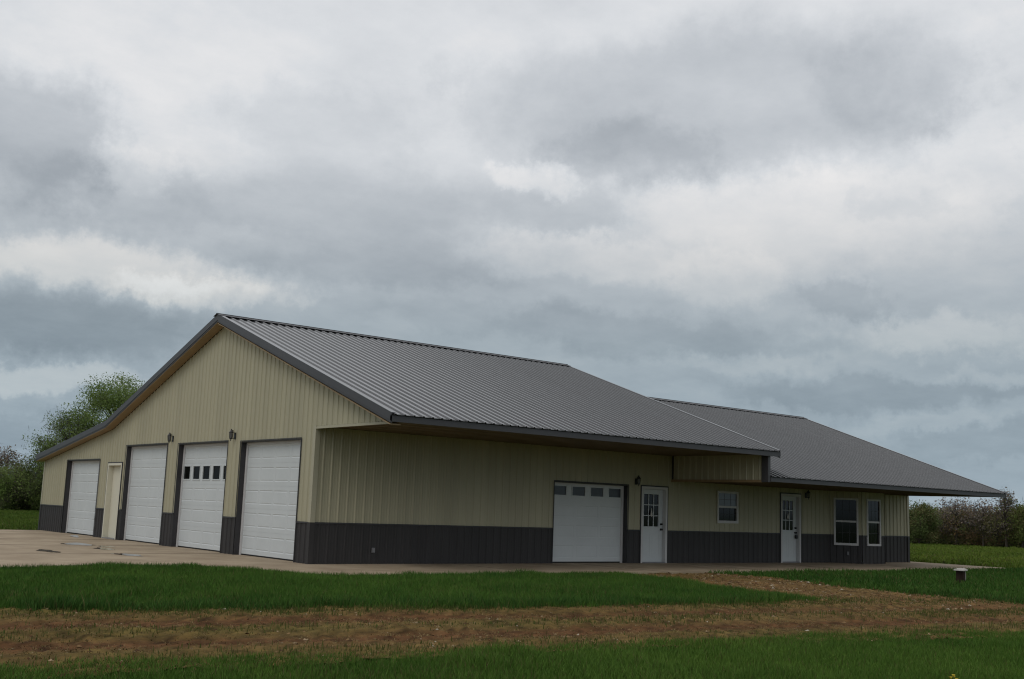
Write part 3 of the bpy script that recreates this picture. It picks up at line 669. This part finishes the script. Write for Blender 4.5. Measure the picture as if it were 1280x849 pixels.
top = np.stack([sx + size * .45 * rng.standard_normal(n), sy + size * .45 * rng.standard_normal(n), sz + size * rng.uniform(.25, .5, n)], 1)
for k in range(5): tris[:, k, 0], tris[:, k, 1], tris[:, k, 2] = ring[k], ring[(k + 1) % 5], top
base = np.array([[.19, .12, .058], [.12, .060, .028], [.27, .20, .12], [.075, .042, .02], [.40, .35, .27]]); pick = rng.choice(5, n, p=[.34, .27, .16, .20, .03])
tn = base[pick] * rng.uniform(.75, 1.15, n)[:, None]
M_STONE = mat('track_stones', (0.9, 0.9, 0.9), 0.9, spec=0.1, col2=(1.1, 1.1, 1.1), vscale=30, tint='tint')
tag(tri_mesh('gravel', tris.reshape(-1, 3, 3), np.repeat(tn, 5, 0), M_STONE), kind='stuff')

# ------------------------------------------------------------------ grass blades
M_BLADE = mat('grass_blade', (0.9, 0.9, 0.9), 0.75, spec=0.12, col2=(1.1, 1.1, 1.1), vscale=8, tint='tint')
bn = M_BLADE.node_tree.nodes['Principled BSDF']
def blades(name, poly, dens, hmin, hmax, wid, seed, bbox=None, colA=(0.026, 0.070, 0.012), colB=(0.050, 0.105, 0.018), fuzz=.18, cull=None, patch=1.0, zroot=-.065, keep=None, lay=1.0, soil_root=False, tuft=1.0):
    r = np.random.default_rng(seed); P_ = np.asarray(poly); x0, y0 = P_.min(0) - .3; x1, y1 = P_.max(0) + .3
    if bbox: x0, x1, y0, y1 = max(x0, bbox[0]), min(x1, bbox[1]), max(y0, bbox[2]), min(y1, bbox[3])
    n = int((x1 - x0) * (y1 - y0) * dens); x = r.uniform(x0, x1, n); y = r.uniform(y0, y1, n)
    ok = inside(poly, x + fuzz * vnoise(x, y, 3.0, seed + 1) + .3 * fuzz * r.standard_normal(n), y + fuzz * vnoise(x, y, 3.0, seed + 2) + .3 * fuzz * r.standard_normal(n))
    # only where the lens (with a wide margin) can look
    dx, dy = x - CP.x, y - CP.y; fwd = dx * .6249 + dy * .7807; sid = dx * .7807 - dy * .6249
    ok &= (fwd > 4.5) & (np.abs(sid) < fwd * .68 + 1.5)
    ok &= ~inside(PAD, x, y)
    if keep is not None: ok &= keep(x, y, r)
    x, y = x[ok], y[ok]; n = len(x)
    cl = vnoise(x, y, 1.1, seed + 3); cl2 = vnoise(x, y, 4.5, seed + 4)
    hh = (hmin + (hmax - hmin) * r.uniform(0, 1, n)) * (1 + .30 * cl * patch + .18 * cl2)
    hh *= 1 + .9 * np.clip(vnoise(x, y, 2.6, seed + 6) - .25, 0, 1) * tuft
    hh = np.clip(hh, hmin * .5, hmax * 2.0)
    an = r.uniform(0, 6.28, n); ca, sa = np.cos(an), np.sin(an); ln = r.uniform(.05, .55, n) * hh * lay; la = r.uniform(0, 6.28, n)
    lx, ly = ln * np.cos(la), ln * np.sin(la); w = wid * r.uniform(.6, 1.3, n) / 2
    b = np.stack([x, y, (Z[np.clip(((y + 23) / .11).astype(int), 0, X.shape[0] - 1), np.clip(((x + 20) / .11).astype(int), 0, X.shape[1] - 1)] - .004) if soil_root else np.full(n, zroot)], 1); sdv = np.stack([ca, sa, np.zeros(n)], 1)
    mid = b + np.stack([lx * .35, ly * .35, hh * .58], 1); tip = b + np.stack([lx, ly, hh * .97], 1)
    bl, br, ml, mr_ = b - sdv * w[:, None], b + sdv * w[:, None], mid - sdv * (.75 * w)[:, None], mid + sdv * (.75 * w)[:, None]
    T = np.stack([np.stack([bl, br, mr_], 1), np.stack([bl, mr_, ml], 1), np.stack([ml, mr_, tip], 1)], 1).reshape(-1, 3, 3)
    t = np.clip(.5 + .38 * vnoise(x, y, .8, seed + 5) * patch + .30 * vnoise(x, y, 3.3, seed + 7) + .18 * r.standard_normal(n), 0, 1)[:, None]
    c = np.array(colA) * (1 - t) + np.array(colB) * t
    dry = r.uniform(0, 1, n) < .05 + .10 * np.clip(vnoise(x, y, .9, seed + 8), 0, 1); c[dry] = np.array([.13, .125, .045]) * r.uniform(.6, 1, dry.sum())[:, None]
    o = tri_mesh(name, T, np.repeat(c, 3, 0), M_BLADE); tag(o, kind='stuff'); return n
cnt = 0
cnt += blades('lawn_grass', NEAR, 3300, .05, .105, .0068, 11, bbox=(-14, 16, -20.5, -12), colA=(0.046, 0.106, 0.014), colB=(0.100, 0.178, 0.028))
cnt += blades('lawn_grass', ISLAND, 1650, .085, .155, .0105, 21, colA=(0.032, 0.090, 0.012), colB=(0.082, 0.158, 0.024), fuzz=.25)
cnt += blades('lawn_grass', RIGHT, 330, .07, .15, .022, 31, bbox=(8, 44, -21, 0), colA=(0.028, 0.080, 0.012), colB=(0.060, 0.124, 0.020), fuzz=.22)
# rank taller fringe where the mower stops short of the track
FRINGE = [(4.5, -10.02), (2.9, -10.38), (.4, -9.98), (-2.5, -9.63), (-4.7, -8.98), (-6.8, -8.83), (-8.3, -8.25), (-8.35, -7.7), (-6.8, -8.35), (-4.7, -8.5), (-2.5, -9.15), (.4, -9.5), (2.9, -9.95)]
FRINGE2 = [(8.7, -7.5), (8.4, -9), (8.3, -10.9), (8.6, -12), (11, -13.3), (18, -16.5), (18.2, -16.1), (11.3, -12.8), (9.1, -11.8), (8.75, -10.9), (8.85, -9), (9.1, -7.5)]
cnt += blades('lawn_grass', FRINGE, 1300, .12, .21, .012, 23, colA=(0.022, 0.070, 0.012), colB=(0.060, 0.125, 0.022), fuzz=.16, keep=lambda x, y, r: vnoise(x, y, 1.5, 91) > -.45)
cnt += blades('lawn_grass', FRINGE2, 600, .11, .19, .016, 24, colA=(0.022, 0.066, 0.012), colB=(0.054, 0.115, 0.020), fuzz=.16, keep=lambda x, y, r: vnoise(x, y, 1.5, 92) > -.3)
# thin worn grass on the track and its middle strip
def on_track(x, y, r):
    v = y - cy_line(x); edge = 1.1 * np.exp(-((v - 2.0) / .5) ** 2) + .35 * np.exp(-((v + 2.0) / .4) ** 2) + .5 * np.exp(-(v / .35) ** 2) + .5 * np.exp(-((v + .1) / .5) ** 2) * (x > 2)
    return r.uniform(0, 1, len(x)) < np.clip(edge * (.45 + .6 * vnoise(x, y, 2.2, 77)), 0, 1) * .7
cnt += blades('track_grass', DIRT, 1500, .025, .07, .011, 41, bbox=(-16, 22, -19, -7), colA=(0.050, 0.080, 0.016), colB=(0.105, 0.105, 0.030), keep=on_track, soil_root=True)
cnt += blades('straw_litter', DIRT, 1200, .010, .024, .009, 45, bbox=(-16, 20, -19, -3.6), colA=(0.085, 0.056, 0.020), colB=(0.260, 0.190, 0.085), keep=lambda x, y, r: r.uniform(0, 1, len(x)) < .25 + .5 * np.clip(vnoise(x, y, 1.7, 78), 0, 1), lay=5.0, soil_root=True)
# open field behind and beside the building
FIELD = [(22, 5.2), (26, -3.0), (37, -.1), (62, .5), (78, 16), (60, 28), (25.5, 24)]
cnt += blades('field_grass', FIELD, 60, .06, .15, .05, 51, colA=(0.072, 0.120, 0.016), colB=(0.125, 0.165, 0.026))
FIELDL = [(-22, 19.7), (0, 20.3), (14, 40), (24, 80), (6, 82), (-22, 60)]
cnt += blades('field_grass', FIELDL, 60, .05, .13, .05, 61, colA=(0.050, 0.094, 0.014), colB=(0.090, 0.130, 0.020))
print('blades', cnt)

# ------------------------------------------------------------------ post in the right-hand lawn, wildflower
pt = empty('short_post', (14.14, -7.62, GZ), math.radians(18)); tag(pt, 'short dark brown post with a pale weathered cap standing in the lawn on the right', 'post')
m = MB(); m.pbox((-.105, -.09, 0), (.21, 0, 0), (0, .18, 0), (0, 0, .33)); m.build('post_body', M_POST, pt)
m = MB(); pr = random.Random(3)
m.prism([(-.17 + .01, -.13), (.15, -.14), (.185, -.02), (.16, .13), (-.12, .14), (-.18, .02)],   .33, .365); m.prism([(-.04, -.10), (.13, -.10), (.15, .06), (.02, .09)], .365, .385); m.build('post_cap', M_PALE, pt)
m = MB(); m.pbox((.106, -.095, 0), (.035, 0, 0), (0, .06, 0), (0, 0, .325)); m.build('side_strip', M_PALE, pt)
fl = empty('wildflower', (-2.74, -16.96, GZ)); tag(fl, 'small yellow wildflower in the foreground grass', 'flower')
m = MB(); heads = [(.0, .0, .118), (.024, .010, .104), (-.020, .014, .098), (.010, -.022, .088)]
for hx, hy, hz in heads: m.tube([(0, 0, 0), (hx * .3, hy * .3, hz * .5), (hx, hy, hz)], [.003, .0025, .002], 5)
m.build('stem', M_STEM, fl)
for hx, hy, hz in heads:
    m = MB()
    for k in range(7):
        a = k * 2 * math.pi / 7; b_ = a + .5; r0 = .020
        m.quad((hx, hy, hz), (hx + r0 * .7 * math.cos(a - .35), hy + r0 * .7 * math.sin(a - .35), hz + .006), (hx + r0 * math.cos(a), hy + r0 * math.sin(a), hz + .010), (hx + r0 * .7 * math.cos(a + .35), hy + r0 * .7 * math.sin(a + .35), hz + .006))
    m.lathe([(.007, -.004), (.009, .004), (.004, .010)], (hx, hy, hz), 7); m.build('blossom', M_YEL, fl)

# ------------------------------------------------------------------ trees
M_LEAF = mat('tree_leaves', (0.85, 0.85, 0.85), 0.75, spec=0.2, col2=(1.15, 1.15, 1.15), vscale=0.8, tint='tint')
_t = M_LEAF.node_tree; _b = _t.nodes['Principled BSDF']; _tr = _t.nodes.new('ShaderNodeBsdfTranslucent'); _mx = _t.nodes.new('ShaderNodeMixShader'); _mx.inputs[0].default_value = 0.42   # thin leaves let light through
_t.links.new(_b.inputs['Base Color'].links[0].from_socket, _tr.inputs['Color']); _t.links.new(_b.outputs[0], _mx.inputs[1]); _t.links.new(_tr.outputs[0], _mx.inputs[2]); _t.links.new(_mx.outputs[0], _t.nodes['Material Output'].inputs['Surface'])
def leaf_tris(cen, rad, n, size, r, cols, flat=.8, slim=1.0):
    cen = np.asarray(cen); k = r.integers(0, len(cen), n); c = cen[k] + r.standard_normal((n, 3)).clip(-1.9, 1.9) * np.asarray(rad)[k][:, None] * np.array([1, 1, flat])
    d1 = r.standard_normal((n, 3)); d1 /= np.linalg.norm(d1, axis=1)[:, None]; d2 = r.standard_normal((n, 3)); d2 -= (d2 * d1).sum(1)[:, None] * d1; d2 /= np.linalg.norm(d2, axis=1)[:, None]
    s = size * r.uniform(.5, 1.3, n)[:, None]; a, b = d1 * s, d2 * s * slim * .55
    T = np.stack([np.stack([c - a, c + b, c + a], 1), np.stack([c - a, c + a, c - b], 1)], 1).reshape(-1, 3, 3)
    T[:, :, 2] = np.maximum(T[:, :, 2], 0.02)
    cols = np.asarray(cols); base = cols[(k * 7919) % len(cols)]; tn = base * r.uniform(.75, 1.25, n)[:, None]
    return T, np.repeat(tn, 2, 0)
def tree(loc, height, spread, seed, cols, label, group=None, leaves=2600, leaf=.13, trunk_h=.25, bare=False, ntip=26, lean=(0, 0), crad=.13, name='hedgerow_tree', low=.2, twigcol=(0.085, 0.075, 0.068)):
    r = np.random.default_rng(seed); t = empty(name, (*loc, GZ)); tag(t, label, 'tree', group)
    m = MB(); th = height * trunk_h; r0 = height * .018 + .03
    lx, ly = lean
    p0 = (0, 0, 0); p1 = (r.normal(0, .03) * height, r.normal(0, .03) * height, th); p2 = (p1[0] + lx * .4 * height, p1[1] + ly * .4 * height, height * .62)
    m.tube([p0, p1, p2, (p2[0] + lx * .3 * height, p2[1] + ly * .3 * height, height * .92)], [r0, r0 * .8, r0 * .5, r0 * .12], 7)
    tips = []; rads = []
    for i in range(ntip):
        u = (i + r.uniform(0, 1)) / ntip; hz = height * (low + (1 - low) * u ** .9) * r.uniform(.9, 1.03)
        prof = math.sin(math.pi * min(.96, (.16 + .80 * (hz / height - low) / (1 - low)))) ** .7
        a = i * 2.399 + r.uniform(-.5, .5); rr = spread * prof * r.uniform(.55, 1.05)
        fz = hz / height
        tip = np.array([p1[0] + lx * fz * height * .7 + rr * math.cos(a), p1[1] + ly * fz * height * .7 + rr * math.sin(a), hz])
        s = min(hz * .72, height * .8); k = max(0.0, min(1.0, (s - th) / (height * .62 - th + 1e-6)))
        st = np.array(p1) * (1 - k) + np.array(p2) * k if s > th else np.array(p1) * s / th
        md = st * .5 + tip * .5 + np.array([0, 0, -.03 * height * r.uniform(-1, 1)])
        m.tube([tuple(st), tuple(md), tuple(tip)], [r0 * .34, r0 * .2, r0 * .06], 5)
        tips.append(tip); rads.append(height * crad * r.uniform(.6, 1.25)); tips.append(md * .35 + tip * .65); rads.append(height * crad * .8)
        for q in range(3 if bare else 1):
            e = tip + r.normal(0, 1, 3) * height * np.array([.07, .07, .06]) + np.array([0, 0, height * .04]); m.tube([tuple(md * .4 + tip * .6), tuple(e)], [r0 * .10, r0 * .03], 4)
    m.build('trunk', M_BARK, t)
    T, tn = leaf_tris(tips, rads, leaves, leaf, r, cols)
    if bare:
        T2, tn2 = leaf_tris(tips, np.array(rads) * 1.15, leaves // 2, leaf * 2.6, r, [twigcol], slim=.12); T = np.concatenate([T, T2]); tn = np.concatenate([tn, tn2])
    tri_mesh('crown', T, tn, M_LEAF, t)
def at(az, dist): return (CP.x + dist * math.sin(az), CP.y + dist * math.cos(az))
GRN = [(0.190, 0.260, 0.078), (0.230, 0.305, 0.092), (0.150, 0.215, 0.066), (0.250, 0.310, 0.108)]
DGRN = [(0.140, 0.190, 0.060), (0.170, 0.220, 0.068), (0.135, 0.140, 0.076)]
OLV = [(0.165, 0.175, 0.062), (0.130, 0.140, 0.060), (0.190, 0.172, 0.072), (0.130, 0.165, 0.056)]
BRN = [(0.190, 0.125, 0.070), (0.220, 0.140, 0.066), (0.145, 0.115, 0.070)]
GRY = [(0.190, 0.160, 0.140), (0.160, 0.138, 0.122), (0.210, 0.165, 0.125)]
OLV, BRN, GRY, DGRN = [[tuple(v * 1.35 for v in c) for c in L] for L in (OLV, BRN, GRY, DGRN)]
# the tall tree behind the low end of the gable, two-lobed
tree(at(.334, 88), 9.9, 3.5, 101, GRN, 'tall fresh green tree rising behind the low roof slope of the building', leaves=42000, leaf=.072, ntip=60, crad=.056, name='broadleaf_tree', low=.34, lean=(.06, -.04), trunk_h=.22)
tree(at(.303, 86), 6.9, 2.9, 102, GRN, 'lower open-crowned green tree with sky showing through, left of the tall tree', leaves=15000, leaf=.070, ntip=38, crad=.068, name='broadleaf_tree', low=.30, lean=(-.03, .02), bare=True)
# hedgerow on the left
tree(at(.279, 90), 4.3, 1.5, 103, [(0.110, 0.145, 0.040), (0.080, 0.115, 0.034)], 'round olive green tree at the left roof corner, in the far hedge', leaves=7000, leaf=.075, ntip=24, crad=.11)
tree(at(.252, 92), 4.4, 1.6, 104, GRY + [(0.13, 0.15, 0.06)], 'thin grey-green tree at the left edge of the view, over the far hedge', leaves=2200, leaf=.09, bare=True, ntip=26, crad=.09)
gls = ('dark green bushy tree in the far hedge left of the building', 'mid green bushy tree in the far hedge left of the building')
for i, a in enumerate((.205, .219, .232, .246, .260, .271, .287, .297, .313, .330)):
    tree(at(a, 88 + (i % 3) * 2.2), 2.75 + (i * 7 % 5) * .2, 1.45, 120 + i, DGRN + ([(0.18, 0.26, 0.07)] * 3 if i % 2 else []), gls[i % 2], 'dark trees of the far hedge on the left', leaves=9500, leaf=.058, ntip=24, crad=.12, low=.08)
# hedgerow on the right
grs = ('scrubby olive-leaved tree in the far hedge right of the building', 'scrubby brown and olive tree in the far hedge right of the building', 'scrubby grey-olive tree in the far hedge right of the building', 'twiggy brown half-bare tree in the far hedge right of the building')
k = 0
for i, a in enumerate(np.arange(.985, 1.20, .0085)):
    d = 84.5 + (i % 3) * 2.6; hgt = 2.35 + .14 * math.sin(i * 2.1) + (.10 if i % 3 == 2 else 0)
    cols = (OLV + BRN[:1] + GRY[:1], BRN + OLV, OLV + GRY, BRN + GRY + OLV[:2])[i % 4]
    tree(at(a + .003 * math.sin(i * 5.3), d), hgt, 1.35, 200 + i, cols, grs[i % 4], 'scrubby trees of the far hedge on the right', leaves=7000, leaf=.050, ntip=26, crad=.15, low=.06, bare=(i % 4 == 3))
tree(at(1.029, 82), 2.75, 1.2, 301, [(0.110, 0.150, 0.050), (0.130, 0.165, 0.056), (0.150, 0.140, 0.060)], 'fresh green tree against the right-hand wall corner, in the far hedge', leaves=7000, leaf=.07, ntip=24, crad=.11, low=.1)
tree(at(1.058, 84), 3.35, 1.3, 302, GRY, 'grey nearly bare tree standing above the right-hand hedge, nearest the building', leaves=900, leaf=.09, bare=True, ntip=30, crad=.09, low=.3)
tree(at(1.079, 84), 3.1, 1.0, 303, GRY, 'low grey twiggy tree in the middle of the right-hand hedge', leaves=700, leaf=.09, bare=True, ntip=24, crad=.08, low=.3)
tree(at(1.0965, 83.5), 3.95, .6, 304, GRY + OLV[:1], 'tall slender twiggy tree sticking up from the right-hand hedge under the roof tip', leaves=900, leaf=.09, bare=True, ntip=26, crad=.07, low=.3)
tree(at(1.108, 83), 2.9, 1.0, 305, [(0.130, 0.165, 0.046), (0.150, 0.180, 0.050), (0.150, 0.140, 0.060)], 'bright green tree at the right edge, in the far hedge', leaves=6000, leaf=.07, ntip=22, crad=.11, low=.15)
# dense brush filling the hedge below the crowns
def brush(a0, a1, d0, d1, n, hmax, cols, seed):
    r = np.random.default_rng(seed); a = r.uniform(a0, a1, 700); d = r.uniform(d0, d1, 700)
    c = np.stack([CP.x + d * np.sin(a), CP.y + d * np.cos(a), r.uniform(.1, 1, 700) ** 1.2 * hmax], 1)
    T, tn = leaf_tris(c, np.full(700, .42), n, .085, r, cols); tag(tri_mesh('hedge_brush', T, tn, M_LEAF), kind='stuff')
brush(.18, .40, 87.5, 93, 50000, 2.2, DGRN + [(0.085, 0.08, 0.055), (0.10, 0.09, 0.066)], 401)
brush(.96, 1.22, 84.5, 92, 80000, 2.2, OLV + GRY + BRN + [(0.08, 0.08, 0.052), (0.10, 0.085, 0.06)], 402)
